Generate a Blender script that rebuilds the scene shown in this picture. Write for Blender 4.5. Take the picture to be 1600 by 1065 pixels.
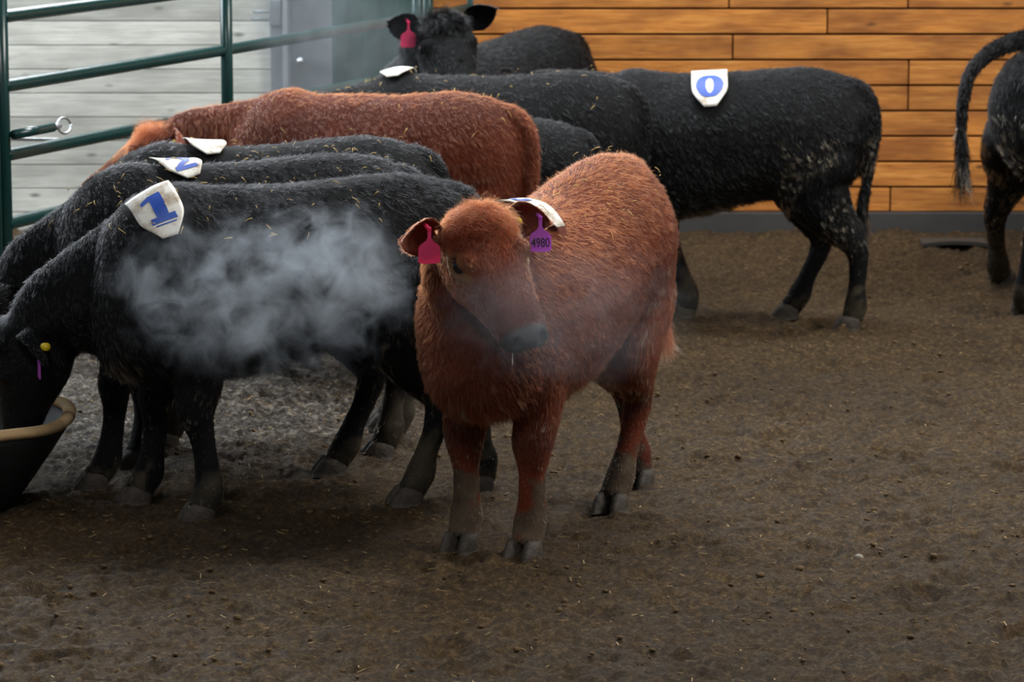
import bpy, bmesh, math, random
import numpy as np
from mathutils import Vector, Matrix, kdtree
from mathutils.bvhtree import BVHTree

for o in list(bpy.data.objects):
    bpy.data.objects.remove(o)
S = bpy.context.scene
COL = S.collection
RNG = np.random.default_rng(7)
random.seed(7)

# ------------------------------------------------------------------ camera
CAM_H, LENS = 2.41, 120.0
FPX = 1600 * LENS / 36.0
PITCH = math.atan(919.0 / FPX)
cam_d = bpy.data.cameras.new('camera'); cam_d.lens = LENS; cam_d.sensor_width = 36.0
cam_d.clip_start = 0.1; cam_d.clip_end = 200
cam_d.dof.use_dof = True; cam_d.dof.focus_distance = 10.0; cam_d.dof.aperture_fstop = 6.3
cam = bpy.data.objects.new('camera', cam_d); COL.objects.link(cam)
cam.location = (0, 0, CAM_H); cam.rotation_euler = (math.pi / 2 - PITCH, 0, 0)
S.camera = cam

# ------------------------------------------------------------------ world, lights, exposure
W = bpy.data.worlds.new('world'); S.world = W; W.use_nodes = True
bg = W.node_tree.nodes['Background']
bg.inputs['Color'].default_value = (0.80, 0.90, 1.0, 1); bg.inputs['Strength'].default_value = 0.21

def area(name, loc, target, sx, sy, power, color):
    l = bpy.data.lights.new(name, 'AREA'); l.shape = 'RECTANGLE'; l.size = sx; l.size_y = sy
    l.energy = power; l.color = color
    o = bpy.data.objects.new(name, l); COL.objects.link(o); o.location = loc
    d = Vector(target) - Vector(loc)
    o.rotation_euler = d.to_track_quat('-Z', 'Y').to_euler()
    return o
area('roof_skylight', (0.8, 14.6, 5.8), (-0.2, 11.2, 0.6), 3.6, 1.6, 400, (0.93, 0.97, 1.0))
area('sidewall_curtain_opening', (-1.9, 16.92, 3.1), (-1.2, 11.0, 1.6), 6.4, 1.5, 480, (0.92, 0.96, 1.0))
area('roof_skylight_side', (5.5, 10.5, 5.4), (0.3, 12.0, 0.5), 4.0, 2.0, 420, (1.0, 0.96, 0.90))
area('doorway_light', (-5.0, 14.6, 3.4), (-1.5, 13.4, 0.4), 2.5, 2.5, 260, (0.85, 0.93, 1.0))
area('front_fill', (-1.5, 5.0, 5.0), (-0.2, 10.4, 0.9), 1.4, 0.5, 90, (1.0, 0.97, 0.93))  # unseen front fill, added to brighten the red calf's face and chest
vs = S.view_settings
vs.view_transform = 'Standard'; vs.look = 'None'; vs.gamma = 1.0; vs.use_curve_mapping = False
vs.exposure = 0.0
S.cycles.volume_bounces = 1
S.cycles.max_bounces = 8
S.cycles.volume_step_rate = 1.0
S.cycles_curves.shape = 'RIBBONS'

# ------------------------------------------------------------------ helpers
def ray(px, py):
    f = np.array([0, math.cos(PITCH), -math.sin(PITCH)]); u = np.array([0, math.sin(PITCH), math.cos(PITCH)])
    d = f * FPX + np.array([1.0, 0, 0]) * (px - 800) - u * (py - 532.5)
    return d / np.linalg.norm(d)
def G(px, py, z=0.0):                 # the point of the ground (or of a level z) seen at a pixel
    d = ray(px, py); t = (z - CAM_H) / d[2]
    return np.array([d[0] * t, d[1] * t, z])
def P(px, py, Y):                     # the point at distance Y seen at a pixel
    d = ray(px, py); t = Y / d[1]
    return np.array([0, 0, CAM_H]) + d * t

def lin(c):
    return tuple(((x / 12.92) if x <= 0.04045 else ((x + 0.055) / 1.055) ** 2.4) for x in c)
def rgb(r, g, b):
    return lin((r / 255.0, g / 255.0, b / 255.0))

def mesh_from(name, V, F, mats=(), smooth=True):
    me = bpy.data.meshes.new(name)
    me.from_pydata([tuple(map(float, v)) for v in V], [], [tuple(map(int, f)) for f in F])
    for m in mats: me.materials.append(m)
    if smooth: me.shade_smooth()
    me.update()
    return me
def link(name, me, parent=None):
    o = bpy.data.objects.new(name, me); COL.objects.link(o)
    if parent is not None: o.parent = parent
    return o
def tag(o, label=None, cat=None, group=None, kind=None):
    if label: o['label'] = label
    if cat: o['category'] = cat
    if group: o['group'] = group
    if kind: o['kind'] = kind
    return o
def empty(name, loc, rz=0.0):
    o = bpy.data.objects.new(name, None); COL.objects.link(o)
    o.location = loc; o.rotation_euler = (0, 0, rz); o.empty_display_size = 0.2
    return o

class MB:
    def __init__(s): s.V = []; s.F = []
    def add(s, V, F):
        b = len(s.V); s.V += [tuple(map(float, v)) for v in V]; s.F += [tuple(i + b for i in f) for f in F]
    def box(s, c, h, R=None, bev=0.0):
        c = np.array(c, float); out = []
        bm = bmesh.new(); bmesh.ops.create_cube(bm, size=2.0)
        for v in bm.verts: v.co = Vector((v.co.x * h[0], v.co.y * h[1], v.co.z * h[2]))
        if bev > 0: bmesh.ops.bevel(bm, geom=bm.edges[:], offset=bev, segments=2, profile=0.6, affect='EDGES')
        bm.verts.index_update()
        V = np.array([v.co[:] for v in bm.verts]); F = [[v.index for v in f.verts] for f in bm.faces]; bm.free()
        if R is not None: V = V @ np.array(R).T
        s.add(V + c, F)
    def tube(s, pts, r, n=12, cap=True):
        pts = np.array(pts, float); m = len(pts)
        r = np.full(m, r) if np.isscalar(r) else np.array(r, float)
        T = np.gradient(pts, axis=0); T /= np.linalg.norm(T, axis=1)[:, None] + 1e-12
        ref = np.array([0, 0, 1.0]) if abs(T[0][2]) < 0.9 else np.array([1.0, 0, 0])
        V = []; a = np.linspace(0, 2 * math.pi, n, endpoint=False)
        nrm = ref
        for i in range(m):
            b = np.cross(T[i], nrm); b /= np.linalg.norm(b) + 1e-12
            nrm = np.cross(b, T[i])
            V += [pts[i] + r[i] * (math.cos(t) * nrm + math.sin(t) * b) for t in a]
        F = [(i * n + j, i * n + (j + 1) % n, (i + 1) * n + (j + 1) % n, (i + 1) * n + j) for i in range(m - 1) for j in range(n)]
        if cap:
            F.append(tuple(range(n))[::-1]); F.append(tuple((m - 1) * n + j for j in range(n)))
        s.add(V, F)
    def lathe(s, prof, c, n=40):
        c = np.array(c, float); V = []; m = len(prof)
        for (r, z) in prof:
            for j in range(n):
                t = 2 * math.pi * j / n; V.append(c + (r * math.cos(t), r * math.sin(t), z))
        F = [(i * n + j, i * n + (j + 1) % n, (i + 1) * n + (j + 1) % n, (i + 1) * n + j) for i in range(m - 1) for j in range(n)]
        s.add(V, F)
    def build(s, name, mat, parent=None, smooth=True):
        return link(name, mesh_from(name, s.V, s.F, [mat] if mat else [], smooth), parent)

# lattice noise for geometry
_LAT = RNG.random((256, 256))
def vn(x, y, sd=0):
    x = x + sd * 17.3; y = y + sd * 9.7
    xi = np.floor(x).astype(int); yi = np.floor(y).astype(int); fx = x - xi; fy = y - yi
    fx = fx * fx * (3 - 2 * fx); fy = fy * fy * (3 - 2 * fy)
    g = lambda i, j: _LAT[(xi + i) % 256, (yi + j) % 256]
    return (g(0, 0) * (1 - fx) + g(1, 0) * fx) * (1 - fy) + (g(0, 1) * (1 - fx) + g(1, 1) * fx) * fy
def fbm(x, y, o=4, sd=0):
    s = 0; a = 0.5
    for k in range(o): s = s + a * vn(x * 2 ** k, y * 2 ** k, sd + k); a *= 0.5
    return s
def vn3(p, sc, sd=0):
    return (vn(p[:, 0] * sc + p[:, 2] * sc * 0.61, p[:, 1] * sc + 3.1, sd) + vn(p[:, 1] * sc + 11.0, p[:, 2] * sc + p[:, 0] * sc * .37, sd + 1) + vn(p[:, 2] * sc + 5.0, p[:, 0] * sc + 7.7, sd + 2)) / 3

# ------------------------------------------------------------------ materials
class N:
    def __init__(s, name):
        s.m = bpy.data.materials.new(name); s.m.use_nodes = True; s.t = s.m.node_tree
        s.p = s.t.nodes['Principled BSDF']; s.out = s.t.nodes['Material Output']
    def n(s, typ, **kw):
        nd = s.t.nodes.new(typ)
        for k, v in kw.items():
            if k in nd.inputs: nd.inputs[k].default_value = v
            else: setattr(nd, k, v)
        return nd
    def l(s, a, b): s.t.links.new(a, b)
    def ramp(s, fac, stops):
        r = s.n('ShaderNodeValToRGB'); e = r.color_ramp.elements
        while len(e) < len(stops): e.new(0.5)
        for i, (p, c) in enumerate(stops):
            e[i].position = p; e[i].color = (*c, 1) if len(c) == 3 else c
        s.l(fac, r.inputs['Fac']); return r.outputs['Color']
    def noise(s, vec, scale, detail=4, rough=0.55, dist=0.0):
        nd = s.n('ShaderNodeTexNoise'); nd.inputs['Scale'].default_value = scale; nd.inputs['Detail'].default_value = detail
        nd.inputs['Roughness'].default_value = rough; nd.inputs['Distortion'].default_value = dist
        if vec is not None: s.l(vec, nd.inputs['Vector'])
        return nd.outputs['Fac']
    def mix(s, fac, a, b, mode='MIX'):
        nd = s.n('ShaderNodeMix'); nd.data_type = 'RGBA'; nd.blend_type = mode
        for sock, v in ((nd.inputs['Factor'], fac), (nd.inputs[6], a), (nd.inputs[7], b)):
            if hasattr(v, 'links'): s.l(v, sock)
            elif isinstance(v, (int, float)): sock.default_value = v
            else: sock.default_value = (*v, 1)
        return nd.outputs[2]
    def math(s, op, a, b=0.0, clamp=False):
        nd = s.n('ShaderNodeMath'); nd.operation = op; nd.use_clamp = clamp
        for sock, v in ((nd.inputs[0], a), (nd.inputs[1], b)):
            if hasattr(v, 'links'): s.l(v, sock)
            else: sock.default_value = v
        return nd.outputs[0]
    def mapv(s, vec, scale=(1, 1, 1), loc=(0, 0, 0)):
        nd = s.n('ShaderNodeMapping'); nd.inputs['Scale'].default_value = scale; nd.inputs['Location'].default_value = loc
        s.l(vec, nd.inputs['Vector']); return nd.outputs[0]
    def bump(s, h, dist=0.01, strength=0.6):
        b = s.n('ShaderNodeBump'); b.inputs['Distance'].default_value = dist; b.inputs['Strength'].default_value = strength
        s.l(h, b.inputs['Height']); s.l(b.outputs[0], s.p.inputs['Normal'])
    def obj(s): return s.n('ShaderNodeTexCoord').outputs['Object']

def mat_plain(name, c, rough=0.6, metal=0.0, var=0.15, sc=20, bump=0.0, spec=0.5):
    k = N(name); v = k.obj(); f = k.noise(v, sc, 5)
    col = k.mix(f, tuple(x * (1 - var) for x in c), tuple(min(1, x * (1 + var)) for x in c))
    k.l(col, k.p.inputs['Base Color']); k.p.inputs['Roughness'].default_value = rough; k.p.inputs['Metallic'].default_value = metal
    k.p.inputs['Specular IOR Level'].default_value = spec
    if bump: k.bump(f, bump, 0.6)
    return k.m

def mat_ground():
    k = N('dirt'); v = k.obj()
    big = k.noise(v, 0.9, 3); mid = k.noise(v, 9, 6, 0.65); fine = k.noise(v, 46, 7, 0.8); vf = k.noise(v, 170, 3, 0.7)
    c = k.ramp(mid, [(0.30, rgb(30, 23, 14)), (0.55, rgb(84, 64, 38)), (0.78, rgb(122, 95, 60))])
    c2 = k.ramp(fine, [(0.28, rgb(20, 15, 9)), (0.5, rgb(90, 69, 41)), (0.72, rgb(184, 150, 102))])
    c = k.mix(0.62, c, c2)
    c = k.mix(k.math('MULTIPLY', k.ramp(big, [(0.4, (0, 0, 0)), (0.65, (1, 1, 1))]), 0.35), c, rgb(44, 34, 24))
    # trampled pale chips and grey wet bedding near the feeder
    sx = k.n('ShaderNodeSeparateXYZ'); k.l(v, sx.inputs[0])
    gx = k.math('SUBTRACT', 1.0, k.math('MULTIPLY', k.math('ABSOLUTE', k.math('ADD', sx.outputs[0], 1.35)), 0.75), True)
    gy = k.math('SUBTRACT', 1.0, k.math('MULTIPLY', k.math('ABSOLUTE', k.math('SUBTRACT', sx.outputs[1], 12.6)), 0.62), True)
    bed = k.math('MULTIPLY', k.math('MULTIPLY', gx, gy), 2.2, True)
    vor = k.n('ShaderNodeTexVoronoi'); vor.inputs['Scale'].default_value = 30; k.l(k.mapv(v, (1, 1.7, 1)), vor.inputs['Vector'])
    chip = k.ramp(k.noise(v, 34, 4, 0.7, 0.8), [(0.42, rgb(46, 41, 36)), (0.56, rgb(122, 113, 102)), (0.68, rgb(205, 196, 182))])
    c = k.mix(k.math('MULTIPLY', bed, 0.9), c, chip)
    # pale flecks
    fl = k.ramp(vf, [(0.70, (0, 0, 0)), (0.76, (1, 1, 1))])
    c = k.mix(k.math('MULTIPLY', fl, 0.45), c, rgb(178, 158, 118))
    k.l(c, k.p.inputs['Base Color'])
    r = k.ramp(mid, [(0.3, (0.62,) * 3), (0.7, (0.95,) * 3)]); k.l(r, k.p.inputs['Roughness'])
    k.p.inputs['Specular IOR Level'].default_value = 0.3
    h = k.math('ADD', k.math('MULTIPLY', mid, 0.8), k.math('ADD', k.math('MULTIPLY', fine, 0.55), k.math('MULTIPLY', vf, 0.15)))
    k.bump(h, 0.05, 1.0)
    return k.m

def mat_boards(name, dark, midc, light, rough=0.6, sat_mix=1.0):
    k = N(name); v = k.obj(); oi = k.n('ShaderNodeObjectInfo')
    off = k.n('ShaderNodeVectorMath'); off.operation = 'SCALE'; off.inputs[0].default_value = (37, 11, 23); k.l(oi.outputs['Random'], off.inputs['Scale'])
    va = k.n('ShaderNodeVectorMath'); va.operation = 'ADD'; k.l(v, va.inputs[0]); k.l(off.outputs[0], va.inputs[1])
    vec = va.outputs[0]
    grain = k.noise(k.mapv(vec, (1.4, 14, 26)), 2.2, 6, 0.6, 1.2)
    blot = k.noise(k.mapv(vec, (1.0, 3, 3.2)), 2.6, 3, 0.55)
    c = k.ramp(grain, [(0.22, dark), (0.5, midc), (0.82, light)])
    c = k.mix(k.ramp(blot, [(0.40, (0, 0, 0)), (0.68, (0.85,) * 3)]), c, dark)
    vor = k.n('ShaderNodeTexVoronoi'); vor.inputs['Scale'].default_value = 3.4; k.l(k.mapv(vec, (1.0, 2.0, 2.6)), vor.inputs['Vector'])
    kn = k.ramp(vor.outputs['Distance'], [(0.04, (1, 1, 1)), (0.13, (0, 0, 0))])
    c = k.mix(k.math('MULTIPLY', kn, 0.85), c, tuple(x * 0.28 for x in dark))
    vr = k.math('ADD', k.math('MULTIPLY', oi.outputs['Random'], 0.35), 0.82)
    c = k.mix(1.0, c, k.n('ShaderNodeCombineColor').outputs[0], 'MULTIPLY') if False else c
    hs = k.n('ShaderNodeHueSaturation'); k.l(c, hs.inputs['Color']); k.l(vr, hs.inputs['Value'])
    k.l(hs.outputs[0], k.p.inputs['Base Color']); k.p.inputs['Roughness'].default_value = rough
    k.bump(grain, 0.004, 0.5)
    return k.m

def mat_body():
    k = N('hide'); a = k.n('ShaderNodeAttribute'); a.attribute_name = 'col'
    v = k.obj(); f = k.noise(v, 60, 4)
    c = k.mix(f, (0.75,) * 3, (1.15,) * 3); c = k.mix(1.0, a.outputs['Color'], c, 'MULTIPLY')
    k.l(c, k.p.inputs['Base Color'])
    w = k.n('ShaderNodeAttribute'); w.attribute_name = 'wet'
    k.l(k.math('SUBTRACT', 0.85, k.math('MULTIPLY', w.outputs['Fac'], 0.55)), k.p.inputs['Roughness'])
    k.p.inputs['Specular IOR Level'].default_value = 0.25
    k.bump(k.noise(v, 220, 3), 0.004, 0.5)
    th = k.n('ShaderNodeAttribute'); th.attribute_name = 'thin'
    t = k.n('ShaderNodeBsdfTranslucent'); k.l(k.mix(1.0, c, (1.0, .55, .40), 'MULTIPLY'), t.inputs['Color']); mx = k.n('ShaderNodeMixShader')
    k.l(k.math('MULTIPLY', th.outputs['Fac'], .45), mx.inputs[0]); k.l(k.p.outputs[0], mx.inputs[1]); k.l(t.outputs[0], mx.inputs[2]); k.l(mx.outputs[0], k.out.inputs['Surface'])
    return k.m
def mat_hair(name, rough, coat=0.0, ior=1.5):
    k = N(name); k.t.nodes.remove(k.p)
    h = k.n('ShaderNodeBsdfHairPrincipled'); h.model = 'CHIANG'; h.parametrization = 'COLOR'
    a = k.n('ShaderNodeAttribute'); a.attribute_name = 'hcol'
    k.l(a.outputs['Color'], h.inputs['Color'])
    h.inputs['Roughness'].default_value = rough; h.inputs['Radial Roughness'].default_value = 0.55
    h.inputs['Random Roughness'].default_value = 0.3
    h.inputs['Coat'].default_value = coat; h.inputs['IOR'].default_value = ior
    k.l(h.outputs[0], k.out.inputs['Surface'])
    return k.m
def mat_tag(name, c):
    k = N(name); v = k.obj(); f = k.noise(v, 30, 3); col = k.mix(f, tuple(x * .9 for x in c), tuple(min(1, x * 1.05) for x in c))
    k.l(col, k.p.inputs['Base Color']); k.p.inputs['Roughness'].default_value = .4
    t = k.n('ShaderNodeBsdfTranslucent'); k.l(col, t.inputs['Color']); mx = k.n('ShaderNodeMixShader'); mx.inputs[0].default_value = .5
    k.l(k.p.outputs[0], mx.inputs[1]); k.l(t.outputs[0], mx.inputs[2]); k.l(mx.outputs[0], k.out.inputs['Surface'])
    return k.m
def mat_patch():
    k = N('patch_vinyl'); v = k.obj(); oi = k.n('ShaderNodeObjectInfo')
    f = k.noise(v, 16, 5, 0.65); st = k.ramp(f, [(0.46, (0, 0, 0)), (0.64, (1, 1, 1))])
    c = k.mix(k.math('MULTIPLY', st, 0.75), rgb(232, 228, 218), rgb(150, 122, 88))
    k.l(c, k.p.inputs['Base Color']); k.p.inputs['Roughness'].default_value = 0.5
    return k.m
def mat_galv(name, c, rough=0.4):
    return mat_plain(name, c, rough, 0.85, 0.2, 30)

M = dict(
    dirt=mat_ground(),
    clod=mat_plain('clod_dirt', rgb(98, 78, 54), 0.9, 0, 0.4, 12, 0.0, 0.2),
    straw=mat_plain('straw_dry', rgb(206, 172, 96), 0.6, 0, 0.35, 9),
    straw_floor=mat_plain('straw_trampled', rgb(150, 124, 80), 0.7, 0, 0.5, 9),
    board=mat_boards('pine_board', rgb(140, 80, 30), rgb(208, 132, 54), rgb(236, 172, 92)),
    white_board=mat_boards('painted_board', rgb(168, 168, 160), rgb(205, 205, 196), rgb(226, 226, 218), 0.55),
    base=mat_plain('rubber_skirt', rgb(64, 62, 60), 0.8, 0, 0.3, 5, 0.01),
    gap=mat_plain('wall_sheathing', rgb(40, 26, 14), 0.9),
    steel=mat_plain('grey_steel', rgb(120, 126, 130), 0.45, 0.5, 0.25, 8),
    green_sheet=mat_plain('green_sheet', rgb(22, 66, 54), 0.5, 0.0, 0.3, 4),
    green=mat_plain('green_paint', rgb(18, 54, 52), 0.24, 0.0, 0.25, 25, 0.001),
    galv=mat_galv('galvanised', rgb(190, 195, 200)),
    hide=mat_body(), hair_red=mat_hair('red_coat', 0.5), hair_black=mat_hair('black_coat', 0.13, 0.0, 1.36),
    hoof=mat_plain('hoof_horn', rgb(64, 56, 47), 0.7, 0, 0.8, 40, 0.010),
    eye=mat_plain('eye_dark', (0.004, 0.003, 0.003), 0.06, 0, 0.2),
    patch=mat_patch(), blue=mat_plain('blue_ink', rgb(34, 78, 176), 0.5, 0, 0.3, 20),
    pink=mat_tag('pink_plastic', rgb(250, 84, 140)),
    purple=mat_tag('purple_plastic', rgb(214, 116, 226)),
    yellow=mat_plain('yellow_plastic', rgb(232, 200, 40), 0.4, 0, 0.1, 30),
    ink=mat_plain('black_ink', rgb(38, 20, 44), 0.5),
    tub=mat_plain('black_rubber', rgb(26, 26, 27), 0.65, 0, 0.3, 20, 0.003),
    rim=mat_plain('dusty_rim', rgb(176, 146, 104), 0.85, 0, 0.35, 18, 0.006),
    feed=mat_plain('feed', rgb(150, 118, 76), 0.9, 0, 0.5, 60, 0.01),
    drool=mat_plain('saliva', rgb(215, 220, 222), 0.08, 0, 0.05, 10),
    stone=mat_plain('pale_stone', rgb(140, 132, 118), 0.8, 0, 0.3, 40, 0.004),
    slab=mat_plain('slab', rgb(58, 54, 48), 0.7, 0, 0.3, 12, 0.003),
)

# ------------------------------------------------------------------ floor
WALL_Y = 17.0
def axis(lo, a, b, hi, fine, coarse):
    return np.unique(np.concatenate([np.arange(lo, a, coarse), np.arange(a, b, fine), np.arange(b, hi + coarse, coarse)]))
gx = axis(-9, -2.85, 2.85, 9, 0.0135, 0.25); gy = axis(3, 8.5, WALL_Y + .1, WALL_Y + .35, 0.0135, 0.25)
HOOF_MARKS = [(RNG.uniform(-3, 3), RNG.uniform(8.4, 16.8), RNG.uniform(0, 6.28), RNG.uniform(.04, .075), RNG.uniform(.008, .020)) for _ in range(420)]
def ground_height(X, Y):
    z = 0.035 * (fbm(X * 1.7, Y * 1.7, 3) - .45) + 0.032 * (fbm(X * 7, Y * 7, 3, 5) - .45)
    z += 0.045 * (fbm(X * 17, Y * 17, 3, 11) - .45)
    z += 0.034 * (fbm(X * 42, Y * 42, 2, 19) - .4)
    bank = np.clip((Y - (WALL_Y - 0.9)) / 0.9, 0, 1); z = z + 0.05 * bank ** 2
    return z
X2, Y2 = np.meshgrid(gx, gy)
Z2 = ground_height(X2, Y2)
for (hx, hy, ha, hr, hd) in HOOF_MARKS:
    i0, i1 = np.searchsorted(gx, [hx - hr * 2.4, hx + hr * 2.4]); j0, j1 = np.searchsorted(gy, [hy - hr * 2.4, hy + hr * 2.4])
    if i1 - i0 < 3 or j1 - j0 < 3: continue
    dx = X2[j0:j1, i0:i1] - hx; dy = Y2[j0:j1, i0:i1] - hy
    a = (dx * math.cos(ha) + dy * math.sin(ha)) / (hr * 1.35); b = (-dx * math.sin(ha) + dy * math.cos(ha)) / hr
    d2 = a * a + b * b
    Z2[j0:j1, i0:i1] += -hd * np.exp(-d2 ** 2) + 0.45 * hd * np.exp(-((np.sqrt(d2) - 1.35) / .3) ** 2)
ny, nx = X2.shape
me = bpy.data.meshes.new('floor')
me.vertices.add(nx * ny); me.vertices.foreach_set('co', np.stack([X2, Y2, Z2], -1).astype(np.float32).ravel())
ii = (np.arange(ny - 1)[:, None] * nx + np.arange(nx - 1)[None]).ravel()
quads = np.stack([ii, ii + 1, ii + 1 + nx, ii + nx], 1).astype(np.int32)
me.loops.add(quads.size); me.loops.foreach_set('vertex_index', quads.ravel())
me.polygons.add(len(quads)); me.polygons.foreach_set('loop_start', np.arange(0, quads.size, 4, dtype=np.int32))
me.update(); me.validate(); me.shade_smooth(); me.materials.append(M['dirt'])
tag(link('floor', me), kind='structure')
def gz(x, y):
    j = min(max(np.searchsorted(gy, y), 0), ny - 1); i = min(max(np.searchsorted(gx, x), 0), nx - 1)
    return float(Z2[j, i])

# ------------------------------------------------------------------ back wall with single boards
wall = MB(); wall.box((0, WALL_Y + .12, 1.9), (9, .06, 2.0)); wall = tag(wall.build('wall_back', M['gap'], None, False), kind='structure')
PITCHB = 0.1275; Z0 = 0.135
wx0 = P(648, 100, WALL_Y)[0]
joints = {0: [1.9], 1: [0.9, 3.1], 2: [1.6, 3.4], 3: [0.5, 2.27], 4: [1.98, 3.6], 5: [1.98, 3.2], 6: [1.10, 3.5], 7: [1.57, 3.0], 8: [1.08, 1.97, 3.4]}
for row in range(15):
    z = Z0 + PITCHB * (row + .5)
    js = joints.get(row, [RNG.uniform(.2, 1.2), RNG.uniform(1.8, 3.0)])
    xs = [wx0] + [j for j in js] + [5.6]
    for a, b in zip(xs[:-1], xs[1:]):
        m = MB(); dy = RNG.uniform(-.004, .004)
        m.box(((a + b) / 2, WALL_Y + .035 + dy, z), ((b - a) / 2 - .004, .022, PITCHB / 2 - .0055), None, 0.004)
        m.build('board', M['board'], wall, False)
m = MB(); m.box((2.6, WALL_Y - .012, 0.03), (3.6, .02, .108), None, .006)
tag(m.build('trim_1', M['base'], None, False), kind='structure')

# white boarded door in the left part of the wall
dx0, dx1 = -5.2, P(424, 60, WALL_Y)[0]
door = MB(); door.box(((dx0 + dx1) / 2, WALL_Y + .03, 1.6), ((dx1 - dx0) / 2, .02, 1.65)); door = tag(door.build('door_1', M['white_board'], None, False), kind='structure')
pb = 0.1195
for row in range(24):
    z = .02 + pb * (row + .5)
    for (a, b) in ((dx0, -3.1 + .5 * (row % 2)), (-3.1 + .5 * (row % 2), dx1)):
        m = MB(); m.box(((a + b) / 2, WALL_Y - .005, z), ((b - a) / 2 - .001, .018, pb / 2 - .002), None, .003)
        m.build('panel', M['white_board'], door, False)
# steel jamb with track and bolt hardware
jx0, jx1 = P(424, 60, WALL_Y)[0], P(456, 60, WALL_Y)[0]
jt = MB(); jt.box(((jx0 + jx1) / 2, WALL_Y - .03, 1.4), ((jx1 - jx0) / 2, .05, 1.45), None, .006)
jt = tag(jt.build('trim_2', M['steel'], None, False), kind='structure')
m = MB(); xx = P(446, 60, WALL_Y - .1)[0]; m.box((xx, WALL_Y - .1, 1.35), (.012, .02, 1.3), None, .004); m.build('track', M['galv'], jt, False)
m = MB(); c = P(430, 20, WALL_Y - .1); m.box((c[0], WALL_Y - .09, c[2]), (.03, .012, .065), None, .005)
m.tube([(c[0] - .11, WALL_Y - .09, c[2] + .005), (c[0] + .03, WALL_Y - .09, c[2] + .005)], .007)
m.tube([(c[0] - .12, WALL_Y - .09, c[2] - .03), (c[0] + .02, WALL_Y - .09, c[2] - .03)], .006); m.build('hinge', M['steel'], jt)
m = MB(); c = P(469, 95, WALL_Y - .1); m.tube([c - (0, .02, 0), c + (0, .03, 0)], .017); m.build('bolt', M['galv'], jt)
# green steel sheet between the jamb and the boards, corrugated
gs = P(520, 60, WALL_Y)[0]; m = MB(); m.box(((jx1 + gs) / 2, WALL_Y - .02, 1.4), ((gs - jx1) / 2, .03, 1.45), None, .005); tag(m.build('trim_haze', M['steel'], None, False), kind='structure')  # grey strip paints the haze over the left part of the green sheet
sx0, sx1 = gs, wx0 + .02
nn = 120; m = MB(); V = []
for i in range(nn + 1):
    x = sx0 + (sx1 - sx0) * i / nn; y = WALL_Y - .04 - .018 * (0.5 + 0.5 * math.tanh(3 * math.sin(2 * math.pi * (x - sx0) / .16)))
    V += [(x, y, 0.0), (x, y, 2.9), (x, y + .06, 0.0), (x, y + .06, 2.9)]
F = []
for i in range(nn):
    a = 4 * i; F += [(a, a + 4, a + 5, a + 1), (a + 2, a + 3, a + 7, a + 6), (a + 1, a + 5, a + 7, a + 3), (a, a + 2, a + 6, a + 4)]
F += [(0, 1, 3, 2), (4 * nn, 4 * nn + 2, 4 * nn + 3, 4 * nn + 1)]
m.add(V, F); tag(m.build('wall_green_sheet', M['green_sheet']), kind='structure')

# ------------------------------------------------------------------ corral panels (green tube)
GA = np.array([P(4, 200, 13.0)[0], 13.0]); GB = np.array([P(650, 60, 16.45)[0], 16.45])
gd = (GB - GA) / np.linalg.norm(GB - GA)
RAILS = [0.10, 0.36, 0.625, 0.89, 1.155, 1.42, 1.68]
def along(px):                       # distance along the panel line of the plan at which a pixel column sees it
    k = (px - 800) / FPX / math.cos(PITCH)
    k = ray(px, 60)[0] / ray(px, 60)[1]
    return (k * GA[1] - GA[0]) / (gd[0] - k * gd[1])
def panel(s0, s1, mids, label, rails=RAILS, top=1.68):
    b = GA + gd * s0; e = GA + gd * s1
    root = tag(empty('corral_panel', (b[0], b[1], 0), math.atan2(gd[1], gd[0])), label, 'fence panel')
    L = s1 - s0
    for z in rails:
        m = MB(); m.tube([(.0, 0, z - .004), (.03, 0, z), (L * .5, 0, z - .004), (L - .03, 0, z), (L, 0, z - .004)], [.034, .026, .0245, .026, .03], 14); m.build('rail', M['green'], root)
    for k, s in enumerate([0, L] + [q - s0 for q in mids]):
        r = .030 if k < 2 else .0265
        m = MB(); m.tube([(s, 0 if k < 2 else -.012, -.02), (s, 0 if k < 2 else -.012, 1.0), (s, 0 if k < 2 else -.012, top + (.05 if k < 2 else 0))], r, 14); m.build('post', M['green'], root)
    return root
p1 = panel(0, along(652), [along(350)], 'long dark green tube corral panel in front of the white boarded door')
p2 = panel(along(668), along(735), [], 'short dark green tube corral panel against the pine boards')
p0 = panel(-2.6, -0.075, [-1.3], 'dark green tube corral panel next to the latch post')
# latch rod with ring, and the cable behind it
lz = P(40, 203, 13.15)
root = tag(empty('latch_rod', (GA[0], GA[1], 0), math.atan2(gd[1], gd[0])), 'green slide latch rod with a wire ring on the corral post', 'latch')
zl = P(40, 205, 13.1)[2]; sl = along(62)
m = MB(); m.tube([(0.0, -.05, zl), (sl, -.05, zl)], .019, 12); m.build('rod', M['green'], root)
m = MB(); m.tube([(sl - .01, -.05, zl), (sl + .05, -.05, zl)], .012, 10); m.build('swivel', M['galv'], root)
ring = [(sl + .085 + .05 * math.cos(t), -.05 + .006 * math.sin(t), zl - .002 + .030 * math.sin(t)) for t in np.linspace(0, 2 * math.pi, 25)]
m = MB(); m.tube(ring, .005, 8); m.build('ring', M['galv'], root)
ca = P(-30, 214, 13.3); cb = P(300, 206, 14.4)
m = MB(); q = [ca + (cb - ca) * t + np.array([0, 0, -.02 * math.sin(math.pi * t)]) for t in np.linspace(0, 1, 14)]
m.tube(q, .006, 8); tag(m.build('steel_cable', M['galv']), 'thin shiny steel cable strung behind the long green corral panel', 'cable')

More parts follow.
